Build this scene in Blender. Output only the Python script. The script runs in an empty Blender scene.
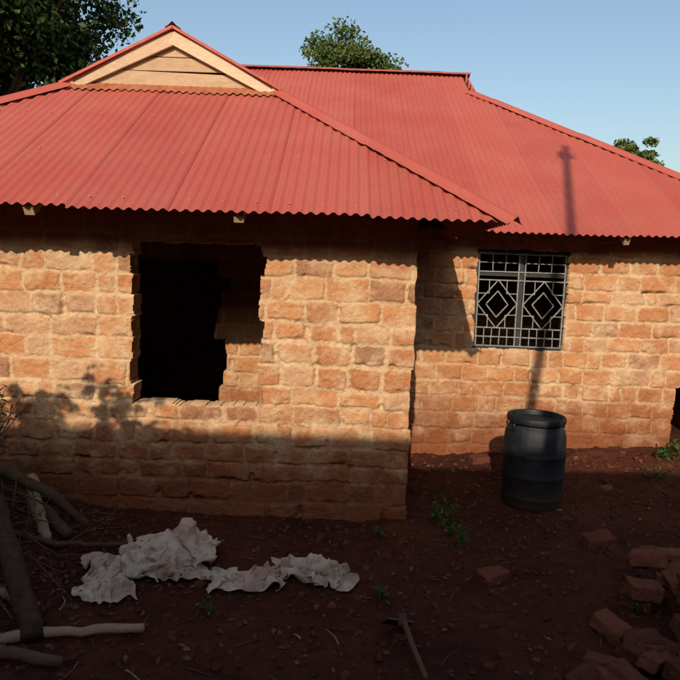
import bpy, math, random
import numpy as np
from mathutils import Vector, Matrix, Euler
random.seed(7); rng=np.random.default_rng(7)
scene=bpy.context.scene
col=scene.collection

# ---------------------------------------------------------------- helpers
def hsh(i,j,s): 
    v=np.sin(i*127.1+j*311.7+s*74.7)*43758.5453
    return v-np.floor(v)
def vn(x,y,s=0):
    x=np.asarray(x,float);y=np.asarray(y,float)
    i=np.floor(x);j=np.floor(y);fx=x-i;fy=y-j
    fx=fx*fx*(3-2*fx);fy=fy*fy*(3-2*fy)
    a=hsh(i,j,s);b=hsh(i+1,j,s);c=hsh(i,j+1,s);d=hsh(i+1,j+1,s)
    return (a*(1-fx)+b*fx)*(1-fy)+(c*(1-fx)+d*fx)*fy
def fbm(x,y,s=0,o=4):
    t=0;a=.5
    for k in range(o):
        t=t+a*(vn(x,y,s+k*3.1)*2-1);x=x*2.03+5.2;y=y*2.03+1.7;a*=.5
    return t
def sst(x,a,b):
    t=np.clip((x-a)/(b-a),0,1);return t*t*(3-2*t)

def empty(name,loc=(0,0,0)):
    e=bpy.data.objects.new(name,None);col.objects.link(e);e.location=loc;return e
def mesh_obj(name,verts,faces,mat,parent=None,smooth=False,attrs=None):
    me=bpy.data.meshes.new(name)
    if isinstance(faces,np.ndarray):
        n=len(faces);k=faces.shape[1]
        me.vertices.add(len(verts));me.vertices.foreach_set('co',np.asarray(verts,np.float32).ravel())
        me.loops.add(n*k);me.loops.foreach_set('vertex_index',faces.astype(np.int32).ravel())
        me.polygons.add(n);me.polygons.foreach_set('loop_start',np.arange(0,n*k,k,dtype=np.int32))
        me.update(calc_edges=True);me.validate()
    else:
        me.from_pydata([tuple(v) for v in verts],[],faces);me.update()
    if attrs:
        for k,v in attrs.items():
            a=me.attributes.new(k,'FLOAT','POINT');a.data.foreach_set('value',np.asarray(v,np.float32).ravel())
    if smooth: me.polygons.foreach_set('use_smooth',np.ones(len(me.polygons),bool))
    if mat: me.materials.append(mat)
    o=bpy.data.objects.new(name,me);col.objects.link(o)
    if parent: o.parent=parent
    return o

class MB:
    def __init__(s): s.v=[];s.f=[];s.r=[]
    def add(s,vs,fs,r=None):
        b=len(s.v);s.v+= [tuple(v) for v in vs];s.f+=[tuple(i+b for i in f) for f in fs]
        s.r+=[random.random() if r is None else r]*len(vs)
    def box(s,c,size,rot=None,jit=0,r=None):
        M=rot.to_matrix() if rot is not None else Matrix.Identity(3)
        vs=[]
        for dz in(-1,1):
            for dy in(-1,1):
                for dx in(-1,1):
                    p=Vector((dx*size[0]/2,dy*size[1]/2,dz*size[2]/2))
                    if jit:p+=Vector([random.uniform(-jit,jit) for _ in range(3)])
                    vs.append(Vector(c)+M@p)
        s.add(vs,[(0,2,3,1),(4,5,7,6),(0,1,5,4),(2,6,7,3),(0,4,6,2),(1,3,7,5)],r)
    def bar(s,p0,p1,w,h,up=(0,0,1)):
        p0=Vector(p0);p1=Vector(p1);d=(p1-p0).normalized();a=d.cross(Vector(up))
        if a.length<1e-3:a=d.cross(Vector((1,0,0)))
        a.normalize();b=d.cross(a).normalized()
        vs=[]
        for p in(p0,p1):
            for i,j in((-1,-1),(1,-1),(1,1),(-1,1)):vs.append(p+a*i*w/2+b*j*h/2)
        s.add(vs,[(3,2,1,0),(4,5,6,7),(0,1,5,4),(1,2,6,5),(2,3,7,6),(3,0,4,7)])
    def tube(s,pts,rad,n=10,jit=0):
        pts=[Vector(p) for p in pts];vs=[];fs=[]
        for k,p in enumerate(pts):
            d=(pts[min(k+1,len(pts)-1)]-pts[max(k-1,0)]).normalized()
            a=d.cross(Vector((.1,.25,1))).normalized();b=d.cross(a)
            r=rad[k] if hasattr(rad,'__len__') else rad
            for i in range(n):
                t=2*math.pi*i/n;rr=r*(1+random.uniform(-jit,jit))
                vs.append(p+a*math.cos(t)*rr+b*math.sin(t)*rr)
        for k in range(len(pts)-1):
            for i in range(n):
                j=(i+1)%n;fs.append((k*n+i,k*n+j,(k+1)*n+j,(k+1)*n+i))
        fs.append(tuple(range(n-1,-1,-1)));fs.append(tuple((len(pts)-1)*n+i for i in range(n)))
        s.add(vs,fs)
    def out(s,name,mat,parent=None,smooth=False,bevel=0):
        o=mesh_obj(name,s.v,s.f,mat,parent,smooth,{'rnd':s.r})
        if bevel:
            m=o.modifiers.new('b','BEVEL');m.width=bevel;m.segments=2
        return o

# ---------------------------------------------------------------- materials
class NT:
    def __init__(s,name):
        s.m=bpy.data.materials.new(name);s.m.use_nodes=True;s.t=s.m.node_tree
        s.b=s.t.nodes['Principled BSDF']
    def n(s,t,**k):
        return s.t.nodes.new(t)
    def l(s,a,b): s.t.links.new(a,b)
    def noise(s,scale,detail=4,rough=.6,stretch=None):
        x=s.n('ShaderNodeTexNoise');x.inputs['Scale'].default_value=scale;x.inputs['Detail'].default_value=min(detail,4);x.inputs['Roughness'].default_value=rough
        tc=s.n('ShaderNodeTexCoord')
        if stretch:
            mp=s.n('ShaderNodeMapping');mp.inputs['Scale'].default_value=stretch;s.l(tc.outputs['Object'],mp.inputs['Vector']);s.l(mp.outputs[0],x.inputs['Vector'])
        else:s.l(tc.outputs['Object'],x.inputs['Vector'])
        return x.outputs['Fac']
    def attr(s,name):
        x=s.n('ShaderNodeAttribute');x.attribute_name=name;return x.outputs['Fac']
    def ramp(s,src,stops,interp='LINEAR'):
        r=s.n('ShaderNodeValToRGB');e=r.color_ramp;e.interpolation=interp
        while len(e.elements)<len(stops):e.elements.new(.5)
        for q,(p,c) in zip(e.elements,stops):
            q.position=p;q.color=(*c,1) if hasattr(c,'__len__') else (c,c,c,1)
        s.l(src,r.inputs[0]);return r.outputs[0]
    def mix(s,f,a,b,mode='MIX'):
        x=s.n('ShaderNodeMix');x.data_type='RGBA';x.blend_type=mode
        for sock,v in((x.inputs[0],f),(x.inputs[6],a),(x.inputs[7],b)):
            if isinstance(v,bpy.types.NodeSocket):s.l(v,sock)
            elif hasattr(v,'__len__'):sock.default_value=(*v,1)
            else:sock.default_value=v
        return x.outputs[2]
    def math(s,op,a,b=0,clamp=False):
        x=s.n('ShaderNodeMath');x.operation=op;x.use_clamp=clamp
        for i,v in((0,a),(1,b)):
            if isinstance(v,bpy.types.NodeSocket):s.l(v,x.inputs[i])
            else:x.inputs[i].default_value=v
        return x.outputs[0]
    def mr(s,v,a,b,c=0,d=1):
        x=s.n('ShaderNodeMapRange')
        s.l(v,x.inputs[0])
        for i,q in enumerate((a,b,c,d)):x.inputs[i+1].default_value=q
        return x.outputs[0]
    def posz(s,axis='Z'):
        g=s.n('ShaderNodeNewGeometry');q=s.n('ShaderNodeSeparateXYZ');s.l(g.outputs['Position'],q.inputs[0]);return q.outputs[axis]
    def done(s,colr,rough=.9,bump=None,bs=.3,bd=.01,spec=.3):
        if isinstance(colr,bpy.types.NodeSocket):s.l(colr,s.b.inputs['Base Color'])
        else:s.b.inputs['Base Color'].default_value=(*colr,1)
        if isinstance(rough,bpy.types.NodeSocket):s.l(rough,s.b.inputs['Roughness'])
        else:s.b.inputs['Roughness'].default_value=rough
        s.b.inputs['Specular IOR Level'].default_value=spec
        if bump is not None:
            b=s.n('ShaderNodeBump');b.inputs['Strength'].default_value=bs;b.inputs['Distance'].default_value=bd
            s.l(bump,b.inputs['Height']);s.l(b.outputs[0],s.b.inputs['Normal'])
        return s.m

def mat_brick():
    s=NT('burnt_brick')
    e=s.attr('edge');r1=s.attr('r1');r2=s.attr('r2')
    n1=s.noise(24,4,.7);n2=s.noise(4.5,4,.65);n3=s.noise(1.1,3,.6);n4=s.noise(95,3,.7)
    ew=s.math('ADD',e,s.math('ADD',s.math('MULTIPLY',s.math('SUBTRACT',n1,.5),.055),s.math('MULTIPLY',s.math('SUBTRACT',n4,.5),.018)))
    mask=s.mr(ew,-.006,.006)
    c=s.ramp(r1,[(0,(.40,.155,.068)),(.2,(.49,.21,.086)),(.4,(.51,.235,.105)),(.55,(.41,.16,.068)),(.7,(.54,.285,.145)),(.82,(.38,.145,.075)),(.93,(.51,.32,.20)),(1,(.26,.11,.068))])
    dark=s.mr(r2,.91,.97,0,.7)
    c=s.mix(dark,c,(.14,.085,.068))
    c=s.mix(s.mr(n1,.4,.72,0,.55),c,(.31,.12,.055))
    c=s.mix(s.mr(n4,.48,.76,0,.45),c,(.59,.39,.24))
    mort=s.mix(s.mr(n2,.3,.7),(.51,.34,.20),(.60,.445,.29))
    mort=s.mix(s.mr(n1,.50,.80,0,.65),mort,(.33,.18,.095))
    sm=s.mr(s.math('ADD',n2,s.math('MULTIPLY',n1,.45)),.68,.86,.06,.82)
    mask2=s.math('MULTIPLY',mask,s.math('SUBTRACT',1,sm))
    c=s.mix(mask2,mort,c)
    c=s.mix(s.mr(n3,.42,.7,0,.34),c,(.38,.17,.075))
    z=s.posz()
    splash_shade=s.mr(s.math('ADD',z,s.math('MULTIPLY',s.math('SUBTRACT',n2,.5),.9)),.25,.95,.86,0)
    c=s.mix(splash_shade,c,(.17,.047,.019))  # soil stain at the base, raised and darkened to paint in lower-wall shade
    h=s.math('ADD',s.math('MULTIPLY',n1,1),s.math('MULTIPLY',n4,.7))
    return s.done(c,.95,h,.9,.018,.12)
def mat_roof():
    s=NT('red_roof_sheet')
    sh=s.attr('sheet');n=s.noise(1.3,4,.6);n2=s.noise(12,4,.7,(1,.22,.22));n3=s.noise(60,3,.6)
    c=s.ramp(sh,[(0,(.31,.053,.040)),(.5,(.355,.070,.054)),(1,(.285,.049,.042))])
    c=s.mix(s.mr(n,.35,.7,0,.55),c,(.37,.105,.08))
    c=s.mix(s.mr(n2,.45,.8,0,.5),c,(.23,.078,.050))
    c=s.mix(s.mr(n3,.58,.75,0,.3),c,(.44,.22,.17))
    c=s.mix(s.mr(s.attr('lap'),.3,.9,0,.8),c,(.09,.022,.02))
    return s.done(c,s.mr(n2,.3,.7,.55,.75),n3,.12,.002,.3)
def mat_wood(name,a,b,sc=(8,8,1)):
    s=NT(name);n=s.noise(6,4,.65,sc);n2=s.noise(3,3)
    c=s.mix(s.mr(n,.3,.7),a,b);c=s.mix(s.mr(n2,.5,.75,0,.5),c,tuple(x*.5 for x in a))
    c=s.mix(.25,c,s.ramp(s.attr('rnd'),[(0,tuple(x*.5 for x in a)),(1,tuple(min(1,x*1.3) for x in b))]))
    return s.done(c,.85,n,.4,.006,.2)
def mat_soil():
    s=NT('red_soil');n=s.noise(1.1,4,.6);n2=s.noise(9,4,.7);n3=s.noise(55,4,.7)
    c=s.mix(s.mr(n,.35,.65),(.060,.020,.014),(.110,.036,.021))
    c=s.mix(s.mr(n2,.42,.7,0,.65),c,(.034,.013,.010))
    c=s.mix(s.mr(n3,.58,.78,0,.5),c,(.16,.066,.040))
    h=s.math('ADD',n2,s.math('MULTIPLY',n3,.6))
    return s.done(c,.97,h,1.0,.035,.08)
def mat_simple(name,a,b,scale=10,rough=.8,bs=.3,bd=.004,spec=.3,rnd=0):
    s=NT(name);n=s.noise(scale,4,.65)
    c=s.mix(s.mr(n,.35,.68),a,b)
    if rnd: c=s.mix(rnd,c,s.ramp(s.attr('rnd'),[(0,tuple(x*.35 for x in a)),(1,tuple(min(1,x*1.7) for x in b))]))
    return s.done(c,rough,n,bs,bd,spec)
def mat_leaf(name,a,b,c3):
    s=NT(name);r=s.attr('rnd')
    c=s.ramp(r,[(0,a),(.55,b),(1,c3)])
    s.done(c,.6,None,spec=.3)
    tr=s.n('ShaderNodeBsdfTranslucent');s.l(c,tr.inputs[0])
    mx=s.n('ShaderNodeMixShader');mx.inputs[0].default_value=.25
    out=s.t.nodes['Material Output'];s.l(s.b.outputs[0],mx.inputs[1]);s.l(tr.outputs[0],mx.inputs[2]);s.l(mx.outputs[0],out.inputs[0])
    return s.m
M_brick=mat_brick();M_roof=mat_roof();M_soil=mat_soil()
M_wood=mat_wood('raw_timber',(.36,.25,.165),(.50,.375,.27),(2,8,8))
M_oldwood=mat_wood('weathered_timber',(.06,.036,.024),(.12,.073,.046),(3,3,3))
M_pale=mat_wood('debarked_wood',(.22,.14,.095),(.35,.25,.175),(3,3,3))
M_bark=mat_simple('bark',(.045,.027,.018),(.085,.052,.034),14,.95,.9,.03,.1)
M_black=mat_simple('black_painted_steel',(.018,.018,.02),(.03,.03,.035),30,.5)
M_grille=mat_simple('grey_painted_steel',(.11,.12,.13),(.24,.25,.25),30,.5)
M_looseb=mat_simple('loose_brick',(.085,.028,.019),(.15,.052,.033),18,.95,.8,.01,.1,rnd=.4)
M_leafd=mat_leaf('dark_foliage',(.014,.032,.008),(.032,.068,.014),(.08,.12,.028))
M_leafm=mat_leaf('tree_foliage',(.03,.055,.012),(.065,.11,.022),(.14,.17,.045))
M_weed=mat_leaf('weed_leaves',(.02,.055,.012),(.045,.10,.022),(.09,.15,.04))
M_dry=mat_leaf('dry_leaves',(.05,.03,.02),(.095,.06,.036),(.17,.115,.07))

# ---------------------------------------------------------------- ground
def gz(x,y,fine=True):
    x=np.asarray(x,float);y=np.asarray(y,float)
    z=.03*fbm(x*.6,y*.6,3)
    z=z+.20*sst(y,5.6,7.4)*sst(x,.8,4.0)
    z=z+.55*(1-sst(y,.5,3.2))
    mound=.95*np.exp(-(((x+3.1)/.85)**2+((y-4.35)/.75)**2))+.55*np.exp(-(((x+2.9)/.8)**2+((y-3.1)/1.0)**2))
    z=z+mound*(1+.35*fbm(x*3,y*3,9))
    if fine:
        m=sst(x,-6,-5)*(1-sst(x,7,8))*sst(y,1,2)*(1-sst(y,8,9))
        z=z+m*(.040*fbm(x*4,y*4,21)+.028*np.maximum(0,fbm(x*13,y*13,31,3))+.012*fbm(x*35,y*35,41,2))
    return z
def gz1(x,y): return float(gz(np.array([x]),np.array([y]))[0])
def axis(lo,hi,st,far):
    a=np.arange(lo,hi,st);out=[];v=hi;d=st
    while v<far: out.append(v);d*=1.3;v+=d
    neg=[];v=lo-st;d=st
    while v>-far: neg.append(v);d*=1.3;v-=d
    return np.array(neg[::-1]+list(a)+out+[far]) 
xs=axis(-4.2,5.5,.022,600);ys=axis(2.6,8.0,.022,600)
X,Y=np.meshgrid(xs,ys);nx=len(xs);ny=len(ys)
idx=np.arange(nx*ny).reshape(ny,nx)
F=np.stack([idx[:-1,:-1],idx[:-1,1:],idx[1:,1:],idx[1:,:-1]],-1).reshape(-1,4)
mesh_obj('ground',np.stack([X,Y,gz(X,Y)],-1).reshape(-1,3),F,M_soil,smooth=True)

# ---------------------------------------------------------------- house
house=empty('brick_house')
def brick_wall(name,u0,u1,z0,z1,org,ud,nd,seed,holes=(),res=.011,thick=.2):
    r=np.random.default_rng(seed)
    us=np.arange(u0,u1+res*.5,res);zs=np.arange(z0,z1+res*.5,res)
    U,Z=np.meshgrid(us,zs)
    uu=U+.026*fbm(U*4,Z*4,seed)+.010*fbm(U*22,Z*22,seed+2)
    zz=Z+.034*fbm(U*.9,Z*.9,seed+5)+.020*fbm(U*4.5,Z*4.5,seed+7)+.009*fbm(U*20,Z*20,seed+8)
    rb=[z0-.1]
    while rb[-1]<z1+.2: rb.append(rb[-1]+r.uniform(.152,.208))
    rb=np.array(rb);row=np.clip(np.searchsorted(rb,zz)-1,0,len(rb)-2)
    dz=np.minimum(zz-rb[row],rb[row+1]-zz)
    du=np.zeros_like(U);R1=np.zeros_like(U);R2=np.zeros_like(U);R3=np.zeros_like(U);MW=np.zeros_like(U);TI=np.zeros_like(U)
    for k in range(len(rb)-1):
        m=row==k
        ub=[u0-r.uniform(.2,.5)]
        while ub[-1]<u1+.5: ub.append(ub[-1]+(r.uniform(.26,.40) if r.random()<.85 else r.uniform(.13,.22)))
        ub=np.array(ub);q=np.clip(np.searchsorted(ub,uu[m])-1,0,len(ub)-2)
        du[m]=np.minimum(uu[m]-ub[q],ub[q+1]-uu[m])
        a=r.random(len(ub));b=r.random(len(ub));c=r.random(len(ub));d=r.uniform(.006,.022,len(ub));tx=r.normal(0,.035,len(ub));tz=r.normal(0,.06,len(ub))
        R1[m]=a[q];R2[m]=b[q];R3[m]=c[q];MW[m]=d[q]
        TI[m]=(uu[m]-(ub[q]+ub[q+1])/2)*tx[q]+(zz[m]-(rb[k]+rb[k+1])/2)*tz[q]
    du=np.maximum(du,1e-4);dz=np.maximum(dz,1e-4)
    d=(du**-3+dz**-3)**(-1/3)-MW
    dd_=d+.014*fbm(U*14,Z*14,seed+20)
    H=sst(dd_,-.005,.010)*(.003+.016*R3+TI)+.010*fbm(U*8,Z*8,seed+11)+.009*fbm(U*34,Z*34,seed+13,2)+.014*fbm(U*.7,Z*.7,seed+17)
    pit=np.maximum(0,fbm(U*6+9,Z*6,seed+31)-.26)
    H=H-.13*pit*(1-sst(d,-.005,.03))
    ny_,nx_=U.shape;O=np.array(org,float);ud=np.array(ud,float);nd=np.array(nd,float)
    P=O+U[...,None]*ud+H[...,None]*nd;P[...,2]+=Z
    rj=(hsh(row.astype(float),5.0,seed)-.5)*.03
    P=P+((sst(U,u1-.15,u1))*(rj+.01*fbm(Z*14,Z*0,seed)))[...,None]*ud
    keep=np.ones((ny_-1,nx_-1),bool)
    uc=(U[:-1,:-1]+U[1:,1:])/2;zc=(Z[:-1,:-1]+Z[1:,1:])/2;rc=row[:-1,:-1]
    for (a,b,c,dd,jag) in holes:
        ja=(hsh(rc,1.0,seed)-.5)*2*jag;jb=(hsh(rc,2.0,seed)-.5)*2*jag
        w=.022*fbm(uc*9,zc*9,seed+40)
        keep&=~((uc>a+ja+w)&(uc<b+jb+w)&(zc>c+w)&(zc<dd+w))
    id_=np.arange(ny_*nx_).reshape(ny_,nx_);N=ny_*nx_
    F=np.stack([id_[:-1,:-1],id_[:-1,1:],id_[1:,1:],id_[1:,:-1]],-1)[keep]
    Pb=P.copy()-nd*(thick+H[...,None])
    K=np.zeros((ny_+1,nx_+1),bool);K[1:-1,1:-1]=keep
    fs=[F]
    hz=K[1:,1:-1]!=K[:-1,1:-1]
    jj,ii=np.nonzero(hz);a=id_[jj,ii];b=id_[jj,ii+1];fs.append(np.stack([a,b,b+N,a+N],-1))
    vt=K[1:-1,1:]!=K[1:-1,:-1]
    jj,ii=np.nonzero(vt);a=id_[jj,ii];b=id_[jj+1,ii];fs.append(np.stack([a,b,b+N,a+N],-1))
    F=np.concatenate(fs)
    V=np.concatenate([P.reshape(-1,3),Pb.reshape(-1,3)])
    at={'edge':np.tile(d.ravel(),2),'r1':np.tile(R1.ravel(),2),'r2':np.tile(R2.ravel(),2)}
    used=np.unique(F);mp=np.full(2*N,-1);mp[used]=np.arange(len(used))
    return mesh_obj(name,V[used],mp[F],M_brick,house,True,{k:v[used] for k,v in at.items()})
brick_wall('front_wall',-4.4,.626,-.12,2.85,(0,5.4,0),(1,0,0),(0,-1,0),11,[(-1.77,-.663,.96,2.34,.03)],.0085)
brick_wall('wing_side_wall_right',5.42,7.38,-.12,2.85,(.600,0,0),(0,1,0),(1,0,0),12,res=.02)
brick_wall('wing_side_wall_left',5.42,7.38,-.12,2.85,(-4.38,0,0),(0,1,0),(-1,0,0),13,res=.03)
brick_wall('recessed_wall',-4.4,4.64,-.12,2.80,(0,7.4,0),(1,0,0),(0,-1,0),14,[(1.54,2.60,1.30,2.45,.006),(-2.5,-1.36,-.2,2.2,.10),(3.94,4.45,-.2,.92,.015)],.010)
brick_wall('main_side_wall_right',7.42,16.3,-.12,2.8,(4.62,0,0),(0,1,0),(1,0,0),15,res=.04)
brick_wall('main_side_wall_left',7.42,16.3,-.12,2.8,(-4.38,0,0),(0,1,0),(-1,0,0),16,res=.05)
brick_wall('back_wall',-4.4,4.64,-.12,2.8,(0,16.3,0),(1,0,0),(0,1,0),17,res=.05)
brick_wall('partition_wall',-4.2,4.5,-.12,2.8,(0,10.6,0),(1,0,0),(0,-1,0),18,res=.05)

# --- roofs
PITCH=.082
M_nail=mat_simple('painted_nail_head',(.33,.12,.10),(.42,.21,.17),40,.6)
def sheet_plane(name,a0,a1,topf,fr,t,z0,rows=14,lap_b=None,seed=0,nails=True):
    na=int((a1-a0)/(PITCH/8));A=np.linspace(a0,a1,na+1)
    r=np.random.default_rng(seed)
    sid=np.floor((A-a0)/.738).astype(int);sj=r.uniform(-.018,.018,sid.max()+1);sr=r.random(sid.max()+1)
    T=np.array([topf(a) for a in A])
    B0=sj[sid]
    js=np.linspace(0,1,rows+1)
    B=B0[None]+(T-B0)[None]*js[:,None]
    Aa=np.broadcast_to(A,B.shape)
    frac=((A-a0)/.738)%1
    prof=.0105*np.cos(2*np.pi*A/PITCH)+.004*frac
    x,y=fr(Aa,B)
    z=z0+t*B+prof[None]+.012*fbm(Aa*1.3,B*1.3,seed+3)
    lap=np.exp(-((frac-.0)/.012)**2)*.9+np.exp(-((1-frac)/.010)**2)*.9
    lap=np.broadcast_to(lap,B.shape)*(.3+.7*vn(Aa*.8,B*.6,5))
    i_=np.arange(B.size).reshape(B.shape)
    F=np.stack([i_[:-1,:-1],i_[:-1,1:],i_[1:,1:],i_[1:,:-1]],-1).reshape(-1,4)
    o=mesh_obj(name,np.stack([x,y,z],-1).reshape(-1,3),F,M_roof,house,True,{'sheet':np.broadcast_to(sr[sid],B.shape),'lap':lap})
    if nails:
        nb=MB()
        for b in np.arange(.12,T.max(),.78):
            for k in range(int((a1-a0)/(PITCH*3))):
                a=a0+(k+.5)*PITCH*3;a=round(a/PITCH)*PITCH
                if b<topf(a)-.05 and random.random()<.7:
                    xx,yy=fr(a,b+random.uniform(-.02,.02));zz=z0+t*b+.013
                    nb.box((xx,yy,zz+.002),(.013,.013,.007),r=.5)
        nb.out(name+'_nails',M_nail,house)
    return o
T=.6
WE,WZ=4.7,2.545;WR,WL=1.2,-4.99;GY=7.21;GXR,GXL=-.81,-2.98;GXC=-1.895;GZ=WZ+T*(GY-WE)
gh=.585; WRZ=GZ+gh
def wtop(a):
    if a>GXR:return max(.0,(WR-a)/(WR-GXR)*(GY-WE))
    if a<GXL:return max(.0,(a-WL)/(GXL-WL)*(GY-WE))
    return GY-WE
sheet_plane('wing_roof_front',WL+.02,WR-.02,wtop,lambda a,b:(a,WE+b),T,WZ,seed=1)
ts=(GZ-WZ)/(WR-GXR)
def stop_r(a):
    return (a-WE)/(GY-WE)*(WR-GXR) if a<GY else (WR-GXR)
sheet_plane('wing_roof_right',WE+.02,9.3,stop_r,lambda a,b:(WR-b,a),ts,WZ,seed=2)
sheet_plane('wing_roof_left',WE+.02,9.3,stop_r,lambda a,b:(WL+b,a),ts,WZ,seed=3)
gs=gh/(GXR-GXC)
sheet_plane('gablet_roof_right',GY-.12,10.2,lambda a:GXR-GXC,lambda a,b:(GXR-b,a),gs,GZ+.015,rows=4,seed=4,nails=False)
sheet_plane('gablet_roof_left',GY-.12,10.2,lambda a:GXR-GXC,lambda a,b:(GXL+b,a),gs,GZ+.015,rows=4,seed=5,nails=False)
ME,MZ=6.8,2.61;MR_,ML=5.24,-5.1;RY=11.86;RZ=MZ+T*(RY-ME);HY=11.0;HXR,HXL=2.0,-1.9;HZ=MZ+T*(HY-ME);RXR,RXL=2.10,-2.0
def mtop(a):
    if a>HXR:return max(0,(MR_-a)/(MR_-HXR)*(HY-ME))
    if a<HXL:return max(0,(a-ML)/(HXL-ML)*(HY-ME))
    return RY-ME
sheet_plane('main_roof_front',ML+.02,MR_-.02,mtop,lambda a,b:(a,ME+b),T,MZ,rows=20,seed=6)
sheet_plane('main_roof_back',ML+.02,MR_-.02,mtop,lambda a,b:(a,2*RY-ME-b),T,MZ,rows=10,seed=7,nails=False)
def stop_m(a):
    yy=abs(a-RY);e=RY-ME;h=RY-HY
    return (MR_-HXR)*(1 if yy<h else (e-yy)/(e-h))
tm=(HZ-MZ)/(MR_-HXR)
sheet_plane('main_roof_right',ME+.02,2*RY-ME-.02,stop_m,lambda a,b:(MR_-b,a),tm,MZ,seed=8)
sheet_plane('main_roof_left',ME+.02,2*RY-ME-.02,stop_m,lambda a,b:(ML+b,a),tm,MZ,seed=9,nails=False)
def cap(name,p0,p1,w=.095,lift=.018,drop=.04,seg=60):
    p0=Vector(p0);p1=Vector(p1);d=(p1-p0);L=d.length;d.normalize()
    s=d.cross(Vector((0,0,1))).normalized();u=s.cross(d).normalized()
    if u.z<0:u=-u
    vs=[];fs=[];n=9;at=[]
    for k in range(seg+1):
        t=k/seg;jit=.008*math.sin(k*1.9)+random.uniform(-.004,.004)
        step=.008*((t*L/1.8)%1)
        for i in range(n):
            q=(i/(n-1)-.5)*2;ro=math.exp(-(q*2.6)**2)*.024
            vs.append(p0+d*(L*t)+s*q*(w+ (jit if abs(q)>.9 else 0))+u*(lift+ro-drop*abs(q)+step));at.append(.6)
    for k in range(seg):
        for i in range(n-1):
            a=k*n+i;fs.append((a,a+1,a+n+1,a+n))
    return mesh_obj(name,vs,fs,M_roof,house,True,{'sheet':at,'lap':[0]*len(at)})
cap('hip_cap_wing_right',(WR+.03,WE-.04,WZ),(GXR,GY,GZ+.01))
cap('hip_cap_wing_left',(WL-.03,WE-.04,WZ),(GXL,GY,GZ+.01))
cap('gablet_cap',(GXC,GY-.13,WRZ+.02),(GXC,10.6,WRZ+.02),w=.08)
cap('hip_cap_main_right',(MR_+.05,ME-.05,MZ-.02),(HXR,HY,HZ+.01))
cap('hip_cap_main_left',(ML-.05,ME-.05,MZ-.02),(HXL,HY,HZ+.01))
cap('hip_cap_back_right',(MR_+.05,2*RY-ME+.05,MZ-.02),(HXR,2*RY-HY,HZ+.01))
cap('hip_cap_back_left',(ML-.05,2*RY-ME+.05,MZ-.02),(HXL,2*RY-HY,HZ+.01))
cap('ridge_cap_main',(RXL,RY,RZ+.02),(RXR+.05,RY,RZ+.02),w=.12)
# gablet timberwork
g=MB()
yb=GY-.07
g.bar((GXL-.10,yb,GZ-.06),(GXC+.02,yb,WRZ-.085),.135,.035,(0,-1,0))
g.bar((GXR+.06,yb-.003,GZ-.06),(GXC-.02,yb-.003,WRZ-.085),.135,.035,(0,-1,0))
g.out('gablet_rafters',M_wood,house,bevel=.004)
g=MB()
hw=GXR-GXC
for k,(z0,h) in enumerate([(GZ-.02,.17),(GZ+.165,.14),(GZ+.315,.13)]):
    w=hw*(1-(z0-GZ+h/2+.06)/gh)
    g.box((GXC+random.uniform(-.01,.01),yb+.05+.006*k,z0+h/2),(2*w+.02,.022,h),Euler((0,random.uniform(-.02,.02),0)))
g.out('gablet_boards',mat_wood('gablet_board_wood',(.30,.20,.125),(.43,.30,.20),(2,8,8)),house,bevel=.003)
g=MB()
g.bar((GXL-.12,GY-.10,GZ-.02),(GXC,GY-.10,WRZ+.008),.028,.06,(0,-1,0))
g.bar((GXR+.08,GY-.10,GZ-.01),(GXC,GY-.10,WRZ+.008),.028,.06,(0,-1,0))
o=g.out('gablet_verge_trim',M_roof,house)
M_flash=mat_simple('rusty_flashing',(.24,.07,.035),(.34,.12,.06),7,.7)
vs=[];fs=[]
n=260
for k in range(n+1):
    x=GXL-.02+(2*hw+.04)*k/n
    for b,l in((0,.03),(-.13-.03*float(vn(x*5,0,3)),.016)):
        vs.append((x,GY-.03+b,GZ+T*(b-.03)+l+.010*math.cos(2*math.pi*x/PITCH)*(1 if b else .2)+.003))
for k in range(n):fs.append((2*k,2*k+1,2*k+3,2*k+2))
mesh_obj('gablet_flashing',vs,fs,M_flash,house,True)
g=MB()
for k in range(3):
    z0=HZ+.02+k*.17;w=(RY-HY)*(1-(z0-HZ+.08)/(RZ-HZ))
    g.box((RXR-.04,RY,z0+.08),(.025,2*w,.16))
g.bar((RXR-.01,HY-.02,HZ-.04),(RXR-.01,RY,RZ-.06),.08,.03,(1,0,0));g.bar((RXR-.01,2*RY-HY+.02,HZ-.04),(RXR-.01,RY,RZ-.06),.08,.03,(1,0,0))
g.out('main_gablet_boards',M_roof,house)
# rafters and wall plates
g=MB()
for i,x in enumerate([-4.3,-3.35,-2.33,-1.55,-.78,.05]):
    vis=x in(-2.33,-.78)
    y0=WE+(.08 if vis else .3)
    y1=WE+wtop(x)-.05
    if y1>y0+.3:g.bar((x,y0,WZ+T*(y0-WE)-.075),(x,y1,WZ+T*(y1-WE)-.075),.075,.10)
for x in np.arange(-1.5,5,.9):
    y0=ME+(.06 if abs(x-3.0)<.2 else .25);y1=ME+mtop(x)-.1
    if x>.7 and y1>y0+.3:g.bar((x,y0,MZ+T*(y0-ME)-.085),(x,y1,MZ+T*(y1-ME)-.085),.06,.09)
g.bar((-4.3,5.5,2.86),(.55,5.5,2.86),.1,.07);g.bar((-4.3,7.5,2.84),(4.55,7.5,2.84),.1,.07)
g.bar((-1.95,5.5,2.39),(-.5,5.5,2.39),.17,.08)
g.out('rafters',mat_wood('rafter_wood',(.24,.15,.085),(.36,.25,.15),(3,3,3)),house,bevel=.004)

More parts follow.
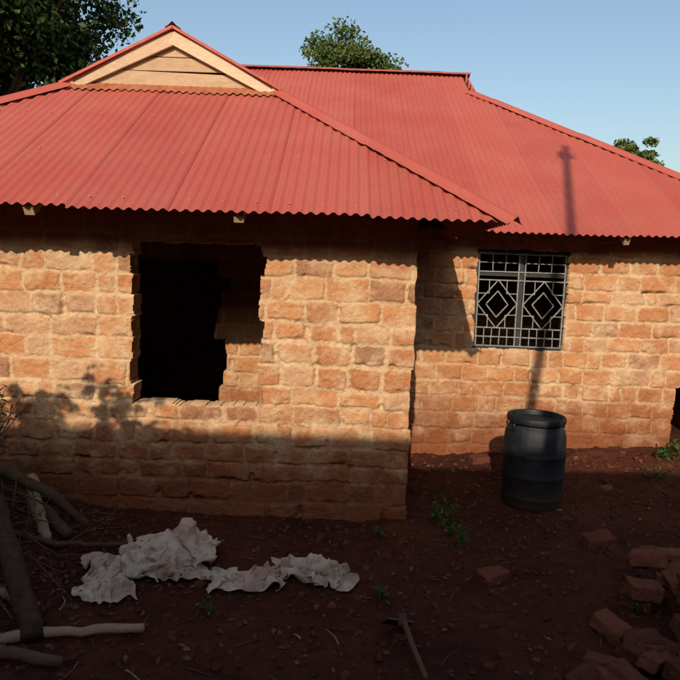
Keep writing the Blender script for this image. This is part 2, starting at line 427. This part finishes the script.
# window
win=empty('window');win.parent=house
g=MB();x0,x1,z0,z1=1.545,2.595,1.305,2.44;yw=7.47;yc=(x0+x1)/2
for a,b in(((x0,yw,z0),(x0,yw,z1)),((x1,yw,z0),(x1,yw,z1)),((yc,yw,z0),(yc,yw,z1))):g.bar(a,b,.05,.04,(0,1,0))
for z in(z0,z1,2.17):g.bar((x0,yw,z),(x1,yw,z),.045,.045,(0,1,0))
g.out('frame',M_black,win)
g=MB();yg=7.435;th=.014
def L(xa,za,xb,zb,w=th):g.bar((xa+random.uniform(-.005,.005),yg+random.uniform(-.002,.002),za+random.uniform(-.005,.005)),(xb+random.uniform(-.005,.005),yg+random.uniform(-.002,.002),zb),w,.012,(0,1,0))
for z in(1.335,1.44,1.545,2.10,2.20,2.40):L(x0+.02,z,x1-.02,z)
for (pa,pb) in((x0+.03,yc-.035),(yc+.035,x1-.03)):
    c=(pa+pb)/2;zm=(1.545+2.10)/2;hh=(2.10-1.545)/2;hw2=(pb-pa)/2
    L(pa,1.335,pa,2.40);L(pb,1.335,pb,2.40)
    for s in(1,.55):
        for sx,sz in((1,1),(1,-1),(-1,1),(-1,-1)):L(c+sx*hw2*s,zm,c,zm+sz*hh*s,.013)
    for sx in(-1,1):
        for sz in(-1,1):
            L(c+sx*hw2,zm+sz*hh*.45,c+sx*hw2*.45,zm+sz*hh*.45,.010);L(c+sx*hw2*.45,zm+sz*hh*.45,c+sx*hw2*.45,zm+sz*hh,.010)
    for k in range(1,5):
        xx=pa+(pb-pa)*k/5;L(xx,1.335,xx,1.545,.010)
    for k in(1,2):
        xx=pa+(pb-pa)*k/3;L(xx,2.20,xx,2.40,.010)
    L(pa,2.30,pb,2.30,.010)
g.out('burglar_bars',M_grille,win)

# ---------------------------------------------------------------- water drum
def lathe(name,prof,mat,parent,loc,n=64,wob=0):
    vs=[];fs=[]
    for r,z in prof:
        for i in range(n):
            a=2*math.pi*i/n;vs.append((loc[0]+r*math.cos(a)*(1+wob*math.sin(2*a+z*3)),loc[1]+r*math.sin(a),loc[2]+z))
    for k in range(len(prof)-1):
        for i in range(n):
            j=(i+1)%n;fs.append((k*n+i,k*n+j,(k+1)*n+j,(k+1)*n+i))
    o=mesh_obj(name,vs,fs,mat,parent,True);m=o.modifiers.new('s','SUBSURF');m.levels=1;m.render_levels=1
    return o
s=NT('black_plastic');n=s.noise(4,4,.7);n2=s.noise(40,4,.7);n5=s.noise(5,4,.7,(4,4,.5))
c=s.mix(s.mr(n,.4,.7,0,.8),(.007,.009,.014),(.018,.020,.026));c=s.mix(s.mr(n5,.55,.75,0,.45),c,(.040,.037,.037));c=s.mix(s.mr(s.posz(),.0,.3,.55,0),c,(.06,.027,.017));c=s.mix(s.mr(n2,.6,.75,0,.3),c,(.05,.04,.035))
M_plast=s.done(c,s.mr(n,.3,.7,.5,.7),n2,.15,.003,.3)
drum=empty('water_drum',(0,0,0));DX,DY=1.88,5.93;DZ=gz1(DX,DY)-.02
prof=[(.0,0),(.24,0),(.262,.012),(.272,.04),(.276,.10),(.283,.112),(.283,.128),(.276,.14),(.281,.30),(.289,.312),(.289,.332),(.282,.345),(.284,.50),(.292,.512),(.292,.532),(.284,.545),(.280,.68),(.272,.73),(.250,.77),(.236,.785),(.232,.795),(.234,.805),(.262,.81),(.270,.82),(.270,.862),(.262,.874),(.245,.876),(.238,.869),(.232,.81),(.22,.79),(0,.785)]
lathe('body',prof,M_plast,drum,(DX,DY,DZ),wob=.01)
lathe('inner_lid',[(0,.83),(.10,.832),(.19,.826),(.20,.832),(.215,.835),(.222,.82),(.222,.79)],M_plast,drum,(DX,DY,DZ))
g=MB()
for a in(.3,math.pi+.3):
    c=Vector((DX+math.cos(a)*.272,DY+math.sin(a)*.272,DZ+.785));t=Vector((-math.sin(a),math.cos(a),0))
    g.tube([c-t*.06+Vector((0,0,.03)),c-t*.055-Vector((0,0,.03)),c+t*.055-Vector((0,0,.03)),c+t*.06+Vector((0,0,.03))],.011,8)
g.out('handles',M_plast,drum,True)

# ---------------------------------------------------------------- loose bricks
def finish_bricks(g,name):
    o=g.out(name,M_looseb,None,False)
    m=o.modifiers.new('b','BEVEL');m.width=.012;m.segments=2
    m=o.modifiers.new('s','SUBSURF');m.subdivision_type='SIMPLE';m.levels=3;m.render_levels=3
    tx=bpy.data.textures.new('brick_chip','CLOUDS');tx.noise_scale=.05;tx.noise_depth=3
    m=o.modifiers.new('d','DISPLACE');m.texture=tx;m.strength=.022;m.mid_level=.5;m.texture_coords='GLOBAL'
    return o
g=MB()
rp=random.Random(5)
for k in range(66):
    x=rp.uniform(1.25,2.9);y=3.1+rp.random()*1.25
    if x<1.2+(y-3.1)*.75:continue
    lev=max(0,(x-1.5)*.28)*rp.random()
    g.box((x,y,gz1(x,y)+.045+lev),(rp.uniform(.15,.25),rp.uniform(.11,.14),rp.uniform(.08,.11)),Euler((rp.uniform(-.35,.35),rp.uniform(-.35,.35),rp.uniform(-1,1.6))),jit=.012)
for k in range(14):
    x=rp.uniform(2.1,2.9);y=rp.uniform(3.5,4.4)
    g.box((x,y,gz1(x,y)+.17+.12*rp.random()),(.23,.13,.10),Euler((rp.uniform(-.3,.3),rp.uniform(-.3,.3),rp.uniform(-.8,.9))),jit=.012)
finish_bricks(g,'brick_pile')
for (x,y,rz,s_) in((2.17,5.02,.2,1),(1.15,4.35,.5,.75),(-.1,4.95,1.0,.35),(2.75,6.3,.4,.5),(1.62,7.05,.3,.8)):
    g=MB();g.box((x,y,gz1(x,y)+.03*s_),(.26*s_,.16*s_,.11*s_),Euler((.08,-.06,rz)),jit=.01);finish_bricks(g,'loose_brick')

# ---------------------------------------------------------------- clods + litter
t_=(1+5**.5)/2
iv=np.array([(-1,t_,0),(1,t_,0),(-1,-t_,0),(1,-t_,0),(0,-1,t_),(0,1,t_),(0,-1,-t_),(0,1,-t_),(t_,0,-1),(t_,0,1),(-t_,0,-1),(-t_,0,1)])/1.9
ifc=np.array([(0,11,5),(0,5,1),(0,1,7),(0,7,10),(0,10,11),(1,5,9),(5,11,4),(11,10,2),(10,7,6),(7,1,8),(3,9,4),(3,4,2),(3,2,6),(3,6,8),(3,8,9),(4,9,5),(2,4,11),(6,2,10),(8,6,7),(9,8,1)])
def clods(name,N,xr,yr,smin,smax,mat,seed,pw=4):
    r=np.random.default_rng(seed)
    x=r.uniform(*xr,N);y=r.uniform(*yr,N);s=smin+(smax-smin)*r.random(N)**pw
    ok=~((y>5.36)&(x<.66))&(y<7.36);x,y,s=x[ok],y[ok],s[ok];N=len(x)
    z=gz(x,y)+s*.1
    V=iv[None]*(1+r.uniform(-.4,.4,(N,12,1)))*s[:,None,None]*np.array([1,1,.7])*r.uniform(.6,1.4,(N,1,3))
    V=V+np.stack([x,y,z],-1)[:,None]
    F=(ifc[None]+np.arange(N)[:,None,None]*12).reshape(-1,3)
    mesh_obj(name,V.reshape(-1,3),F,mat,None,False,{'rnd':np.repeat(r.random(N),12)})
clods('soil_clods',12000,(-3.2,5),(2.7,7.3),.004,.032,mat_simple('soil_clod',(.055,.019,.014),(.105,.036,.022),20,.95,.5,.01,.1,rnd=.25),3,5)
clods('brick_rubble',190,(-2.6,4.6),(2.8,7.3),.008,.035,M_looseb,4)
def leaf_quads(name,P,size,mat,seed,parent=None,flat=0,aspect=.5):
    r=np.random.default_rng(seed);N=len(P)
    a=r.normal(size=(N,3));
    if flat: a[:,2]*=flat
    a/=np.linalg.norm(a,axis=1)[:,None]
    n=r.normal(size=(N,3))
    if flat: n=n*.35+np.array([0,0,1])
    b=np.cross(n,a);b/=np.linalg.norm(b,axis=1)[:,None]+1e-9
    s=(size*r.uniform(.6,1.4,N))[:,None]
    nn=np.cross(a,b)
    V=np.stack([P-a*s*.5,P+b*s*aspect*.5+nn*s*.08,P+a*s*.5,P-b*s*aspect*.5+nn*s*.08],1)
    F=np.arange(N*4).reshape(-1,4)
    return mesh_obj(name,V.reshape(-1,3),F,mat,parent,False,{'rnd':np.repeat(r.random(N),4)})
r=np.random.default_rng(8);N=1300
x=np.concatenate([r.uniform(-3,4.5,N),r.normal(-2.2,.5,1600)]);y=np.concatenate([r.uniform(2.8,7.3,N),r.normal(4.1,.55,1600)]);ok=~((y>5.3)&(x<.7));x,y=x[ok],y[ok]
leaf_quads('leaf_litter',np.stack([x,y,gz(x,y)+.012],-1),.045,M_dry,9,flat=.3)
def twigs(name,N,cx,cy,sx,sy,lmin,lmax,mat,seed,up=0,gauss=False):
    r=random.Random(seed);g=MB()
    for k in range(N):
        x=r.gauss(cx,sx) if gauss else r.uniform(cx-sx,cx+sx);y=r.gauss(cy,sy) if gauss else r.uniform(cy-sy,cy+sy)
        if y>5.15 and x<.8:continue
        a=r.uniform(0,6.28);l=r.uniform(lmin,lmax);p=[];lift=r.uniform(0,up);inc=r.uniform(-up,up)
        for q in(-.5,-.15,.2,.5):
            px=x+math.cos(a)*l*q+r.uniform(-.06,.06)*l;py=y+math.sin(a)*l*q+r.uniform(-.06,.06)*l
            if py>5.3 and px<.7:py=5.3
            p.append((px,py,gz1(px,py)+.008+lift+max(0,inc*(q+.5))))
        rr=r.uniform(.002,.007)
        g.tube(p,[rr,rr*.9,rr*.7,rr*.4],5)
    g.out(name,mat)
twigs('fallen_twigs',90,.9,4.5,3.2,1.5,.04,.22,M_oldwood,31)
twigs('pale_twigs',12,.9,4.5,3.0,1.4,.06,.2,M_pale,32)
twigs('brush_pile',150,-2.35,4.15,.33,.55,.15,.55,M_oldwood,33,.16,True)
# ---------------------------------------------------------------- logs
def log(name,pts,r0,r1,mat,n=14):
    g=MB()
    pts=[Vector(p) for p in pts];seg=[]
    for i in range(len(pts)-1):
        for k in range(8):seg.append(pts[i].lerp(pts[i+1],k/8))
    seg.append(pts[-1])
    seg=[p+Vector([random.uniform(-.007,.007) for _ in range(3)]) for p in seg]
    rr=[r0+(r1-r0)*i/(len(seg)-1)+random.uniform(-.06,.06)*r0 for i in range(len(seg))]
    g.tube(seg,rr,n,.09);return g.out(name,mat,None,True)
log('log',[(-2.38,4.2,.66),(-1.98,3.75,.36),(-1.62,3.3,.10)],.07,.06,M_bark)
log('log',[(-2.1,3.2,.10),(-1.6,3.35,.09),(-1.08,3.52,.05)],.036,.024,M_pale)
log('log',[(-2.5,4.6,.55),(-2.1,4.5,.32),(-1.88,4.38,.2)],.05,.04,M_oldwood)
log('log',[(-2.3,3.55,.30),(-1.9,3.6,.17),(-1.75,3.62,.10)],.035,.025,M_pale)
log('log',[(-2.6,4.35,.80),(-2.1,4.6,.42),(-1.9,4.75,.12)],.045,.03,M_oldwood)
log('log',[(-2.4,3.9,.5),(-1.9,4.2,.22),(-1.5,4.6,.06)],.022,.015,M_oldwood)
log('log',[(-2.45,3.3,.3),(-1.9,3.12,.16),(-1.4,3.15,.05)],.04,.03,M_oldwood)
log('log',[(-2.3,4.7,.5),(-2.15,4.45,.38),(-1.98,4.25,.22)],.055,.035,M_pale)
hoe=empty('hoe')
g=MB();g.tube([(.52,3.15,gz1(.52,3.15)+.05),(.47,3.42,gz1(.47,3.42)+.08),(.44,3.62,gz1(.44,3.62)+.11)],[.015,.016,.019],10);g.out('handle',mat_wood('hoe_handle',(.10,.045,.03),(.17,.08,.05),(3,3,3)),hoe,True)
g=MB();zz=gz1(.42,3.68);g.box((.41,3.68,zz+.07),(.17,.012,.16),Euler((.9,.2,.15)));g.tube([(.44,3.60,zz+.09),(.435,3.66,zz+.13)],.03,10);g.out('blade',mat_simple('rusty_steel',(.05,.03,.025),(.10,.06,.04),20,.6),hoe,bevel=.003)

# ---------------------------------------------------------------- plants
def weed(name,x,y,h,nl,spread,leaf,seed,mat=M_weed,asp=.4):
    r=np.random.default_rng(seed);e=empty(name);g=MB();P=[]
    z=gz1(x,y)
    for k in range(max(3,int(nl/14))):
        a=r.uniform(0,6.28);d=spread*r.random();hh=h*r.uniform(.5,1)
        p=[(x,y,z-.01),(x+math.cos(a)*d*.4,y+math.sin(a)*d*.4,z+hh*.55),(x+math.cos(a)*d,y+math.sin(a)*d,z+hh)]
        g.tube(p,[.005,.004,.002],5)
        for q in range(14):
            t=r.uniform(.2,1);i=0 if t<.5 else 1;f=(t-.5*i)*2
            b=np.array(p[i])*(1-f)+np.array(p[i+1])*f
            P.append(b+r.normal(size=3)*leaf*.5)
    g.out('stems',mat,e);leaf_quads('leaves',np.array(P),leaf,mat,seed,e,flat=.6,aspect=asp)
weed('weed',.97,5.1,.36,90,.14,.05,1);weed('weed',.88,5.35,.28,60,.12,.045,2);weed('weed',1.02,4.85,.3,60,.14,.045,22)
weed('weed',3.72,7.05,.16,90,.22,.07,3);weed('weed',3.35,6.45,.12,60,.2,.06,4)
weed('weed',3.95,7.1,.18,60,.2,.07,5);weed('weed',.35,4.05,.12,40,.1,.045,6);weed('weed',.4,5.0,.12,40,.08,.04,7)
weed('weed',-.75,3.75,.1,40,.12,.04,8);weed('weed',2.0,3.95,.1,30,.1,.035,10)
weed('dry_shrub',-2.52,4.55,.62,200,.32,.07,11,M_dry,.3);weed('dry_shrub',-2.75,4.9,.75,200,.3,.07,12,M_dry,.3)
weed('dry_shrub',-2.2,4.75,.25,120,.3,.05,13,M_dry,.3);weed('dry_shrub',-2.45,4.1,.3,160,.35,.06,14,M_dry,.35)
def cassava(name,x,y,ztop,seed,n=6):
    r=random.Random(seed);e=empty(name);g=MB();z=gz1(x,y);V=[];F=[];R=[]
    for s_ in range(n):
        a=r.uniform(0,6.28);tx=x+math.cos(a)*r.uniform(.03,.2);ty=y+math.sin(a)*.12;tz=ztop-r.uniform(.10,.5)
        g.tube([(x,y,z-.02),((x+tx)/2,(y+ty)/2,(z+tz)/2),(tx,ty,tz)],[.018,.013,.008],7)
        for q in range(9):
            b=r.uniform(0,6.28);el=r.uniform(-.1,1.1);pl=r.uniform(.08,.18)
            c=Vector((tx+math.cos(b)*math.cos(el)*pl,ty+math.sin(b)*math.cos(el)*pl,tz-r.uniform(0,.15)+math.sin(el)*pl))
            g.tube([(tx,ty,tz-.05),tuple(c)],.004,4)
            o_=Vector((math.cos(b),math.sin(b),-.25)).normalized();sd=o_.cross(Vector((0,0,1))).normalized()
            for l in range(-2,3):
                d=(o_*math.cos(l*.55)+sd*math.sin(l*.55)).normalized();w=d.cross(Vector((0,0,1))).normalized()*.018+Vector((0,0,.010))
                ll=.13*(1-.12*abs(l));k=len(V)
                V+= [c,c+d*ll*.5+w,c+d*ll-Vector((0,0,.03)),c+d*ll*.5-w];F.append((k,k+1,k+2,k+3));R+=[r.random()]*4
    g.out('stems',M_oldwood,e);mesh_obj('leaves',V,F,M_weed,e,False,{'rnd':R})
cassava('cassava_plant',-3.07,1.6,3.02,1,8);cassava('cassava_plant',-2.42,1.6,3.0,2,6);cassava('cassava_plant',-1.93,1.5,2.74,3,5)
cassava('cassava_plant',-3.5,1.5,2.85,5,6);cassava('cassava_plant',-2.75,1.55,2.66,6,4);cassava('cassava_plant',-2.15,1.5,2.6,7,3)

def tree(name,x,y,zc,rx,rz,seed,mat,nclump,per,leaf,tr=.25):
    r=np.random.default_rng(seed);e=empty(name);g=MB();z0=gz1(x,y) if y<9 else 0
    base=Vector((x,y,z0-.1));top=Vector((x+.3,y,zc))
    g.tube([base,base.lerp(top,.3)+Vector((.1,0,0)),base.lerp(top,.65),top],[tr*1.3,tr,tr*.75,tr*.4],12,.05)
    P=[]
    for k in range(nclump):
        d=r.normal(size=3);d/=np.linalg.norm(d);rad=r.uniform(.40,1.02)*(1+.22*math.sin(3*d[0]+seed)+.18*math.cos(4*d[2]+2*seed))
        c=np.array([x,y,zc])+d*rad*np.array([rx,rx,rz])
        if k%3==0:
            s_=base.lerp(top,r.uniform(.55,.95));m_=s_.lerp(Vector(c),.5)+Vector((0,0,-.1*rz));g.tube([s_,m_,tuple(c)],[tr*.35,tr*.2,tr*.05],6)
        cr=r.uniform(.14,.28)*min(rx,rz)*1.1
        q=r.normal(size=(per,3));q/=np.linalg.norm(q,axis=1)[:,None]
        q*=(r.random((per,1))**.6)*cr*np.array([1.3,1.3,.8])*1.1;P.append(c+q)
    g.out('trunk',M_bark,e,True)
    leaf_quads('crown',np.concatenate(P),leaf,mat,seed,e,aspect=.55)
tree('added_blocker_tree',-10.6,19.5,8.9,4.1,3.6,21,M_leafd,190,330,.19,.4)
tree('shade_tree',.0,23,8.65,1.55,1.7,22,M_leafm,100,220,.13,.22)
tree('shade_tree',13.7,31,7.6,1.25,1.1,23,M_leafm,40,170,.17,.2)
tree('shade_tree',-22,36,5.5,5,4,24,M_leafd,60,200,.45,.4)
tree('shade_tree',24,40,5.0,5,3.6,25,M_leafd,60,200,.45,.4)
tree('added_blocker_tree',-9.5,1.5,4.6,3.0,3.2,26,M_leafd,90,170,.3,.3)  # added out of view on the left to cut sky light in the yard
tree('added_blocker_tree',9.0,.8,4.6,3.0,3.2,27,M_leafd,90,170,.3,.3)  # matching unseen tree on the right, added to block ambient sky

# ---------------------------------------------------------------- things behind the viewpoint (they shade the yard)
nb=empty('neighbour_house')
g=MB();g.box((0,-4,1.45),(17,3.6,3.1));g.out('walls',mat_simple('mud_plaster',(.22,.09,.05),(.28,.12,.07),3,.95),nb)
RZ2=5.24
vs=[(-9,-1.8,2.85),(9,-1.8,2.85),(9,-4,RZ2),(-9,-4,RZ2),(-9,-6.4,2.85),(9,-6.4,2.85)]
fs=[(0,1,2,3),(3,2,5,4),(0,3,4),(1,5,2)]
mesh_obj('roof',vs,fs,mat_simple('old_roof_iron',(.25,.12,.09),(.35,.2,.15),4,.6),nb)
pole=empty('utility_pole')
g=MB();g.tube([(.71,-.8,0),(.98,-.8,3),(1.20,-.8,5.1),(1.64,-.8,8.65)],[.085,.075,.060,.05],12);g.out('post',M_oldwood,pole,True)
g=MB();g.box((1.59,-.8,8.3),(.20,.07,.14));g.tube([(1.53,-.8,8.3),(1.53,-.8,8.45)],.03,8);g.out('crossarm',M_oldwood,pole)

# ---------------------------------------------------------------- sacks: short cloth simulation
s=NT('dirty_sackcloth');n=s.noise(3.2,4,.65);n2=s.noise(13,4,.7);n3=s.noise(160,2,.5)
c=s.mix(s.mr(n2,.3,.7),(.54,.47,.40),(.43,.35,.29));c=s.mix(s.mr(n,.42,.62,0,.6),c,(.26,.15,.10));c=s.mix(s.mr(n2,.53,.68,0,.65),c,(.17,.08,.052))
M_sack=s.done(c,.9,n3,.35,.002,.15)
gx,gy=np.meshgrid(np.linspace(-2.6,1.0,120),np.linspace(3.2,5.3,80));gzv=gz(gx,gy)+.006
gzv=gzv+.18*np.exp(-(((gx+1.18)/.16)**2+((gy-4.45)/.13)**2))
ii=np.arange(gx.size).reshape(gx.shape);FF=np.stack([ii[:-1,:-1],ii[:-1,1:],ii[1:,1:],ii[1:,:-1]],-1).reshape(-1,4)
colo=mesh_obj('tmpcol',np.stack([gx,gy,gzv],-1).reshape(-1,3),FF,None)
cm=colo.modifiers.new('c','COLLISION');colo.collision.thickness_outer=.01;colo.collision.cloth_friction=30
cl=[]
def cloth(cx,cy,w,h,rz,tilt,seed,z=.25,res=.015,squeeze=.62,amp=.09):
    nx_=int(w/res);ny_=int(h/res);u,v=np.meshgrid(np.linspace(-w/2,w/2,nx_),np.linspace(-h/2,h/2,ny_))
    u2=u*(1+.14*fbm(v*4,v*0+seed,seed));v2=v*(1+.18*fbm(u*4,u*0+seed,seed+4))
    wx=u+.15*fbm(u*3,v*3,seed+1,2);wy=v+.15*fbm(u*3,v*3,seed+2,2)
    f1=1-np.abs(fbm(wx*3.4+seed,wy*3.4,seed+8,2))*4.2;f2=1-np.abs(fbm(wx*9+seed,wy*9,seed+12,2))*4
    fold=amp*f1+amp*.34*f2
    P=np.stack([u2*squeeze+.03*fbm(u*6,v*6,seed+3,2),v2*squeeze+.03*fbm(u*6,v*6,seed+6,2),fold],-1).reshape(-1,3)
    M=np.array(Euler((tilt,.1,rz)).to_matrix());P=P@M.T+np.array([cx,cy,z])
    P[:,2]=np.maximum(P[:,2],gz(P[:,0],P[:,1])+.03)
    i=np.arange(nx_*ny_).reshape(ny_,nx_);F=np.stack([i[:-1,:-1],i[:-1,1:],i[1:,1:],i[1:,:-1]],-1).reshape(-1,4)
    o=mesh_obj('tmpcloth',P,F,None);m=o.modifiers.new('cl','CLOTH');st=m.settings
    st.quality=6;st.mass=.15;st.tension_stiffness=20;st.compression_stiffness=20;st.shear_stiffness=10;st.bending_stiffness=4;st.air_damping=1.5
    m.collision_settings.distance_min=.008;m.collision_settings.use_self_collision=False
    m.point_cache.frame_start=1;m.point_cache.frame_end=40;cl.append(o)
cloth(-1.52,4.05,.58,1.05,.35,.2,3,z=.18)
cloth(-1.20,4.38,1.05,1.0,.2,.35,5,z=.32,amp=.115)
cloth(-.58,4.18,.95,.48,.22,.15,9,z=.14,amp=.085)
cloth(-.14,4.28,.92,.50,-.1,.2,14,z=.16,amp=.105)
for f in range(1,18):scene.frame_set(f)
dg=bpy.context.evaluated_depsgraph_get();res=[]
for o in cl:
    me=bpy.data.meshes.new_from_object(o.evaluated_get(dg));res.append(me)
for o in cl+[colo]:bpy.data.objects.remove(o,do_unlink=True)
for me in res:
    me.polygons.foreach_set('use_smooth',np.ones(len(me.polygons),bool));me.materials.clear();me.materials.append(M_sack)
    o=bpy.data.objects.new('old_sack',me);col.objects.link(o)
    m=o.modifiers.new('sm','SMOOTH');m.factor=.5;m.iterations=1
    m=o.modifiers.new('so','SOLIDIFY');m.thickness=.003
    m=o.modifiers.new('s','SUBSURF');m.levels=1;m.render_levels=1
scene.frame_set(1)

# ---------------------------------------------------------------- camera, light, sky
cam=bpy.data.cameras.new('camera');co=bpy.data.objects.new('camera',cam);col.objects.link(co)
cam.sensor_width=36;cam.lens=640/680*36;cam.clip_end=2000;cam.clip_start=.05
co.matrix_world=Matrix.Translation((0,0,2.17))@Matrix.Rotation(math.radians(90-6.4),4,'X')@Matrix.Rotation(math.radians(2.1),4,'Z')
scene.camera=co
sd=Vector((.137,1,-.48)).normalized()
sl=bpy.data.lights.new('sun','SUN');sl.energy=5.0;sl.angle=math.radians(.5);sl.color=(1,.84,.63)
so=bpy.data.objects.new('sun',sl);col.objects.link(so);so.rotation_euler=sd.to_track_quat('-Z','Y').to_euler();so.location=(-3,-20,12)
w=bpy.data.worlds.new('World');scene.world=w;w.use_nodes=True;nt=w.node_tree
sk=nt.nodes.new('ShaderNodeTexSky');sk.sky_type='NISHITA';sk.sun_disc=False;sk.sun_elevation=math.asin(-sd.z);sk.sun_rotation=math.atan2(-sd.x,-sd.y)
sk.air_density=1.35;sk.dust_density=2.6;sk.ozone_density=1.8
bg=nt.nodes['Background'];bg.inputs[1].default_value=.15;nt.links.new(sk.outputs[0],bg.inputs[0])
scene.view_settings.view_transform='Standard';scene.view_settings.look='None';scene.view_settings.exposure=0
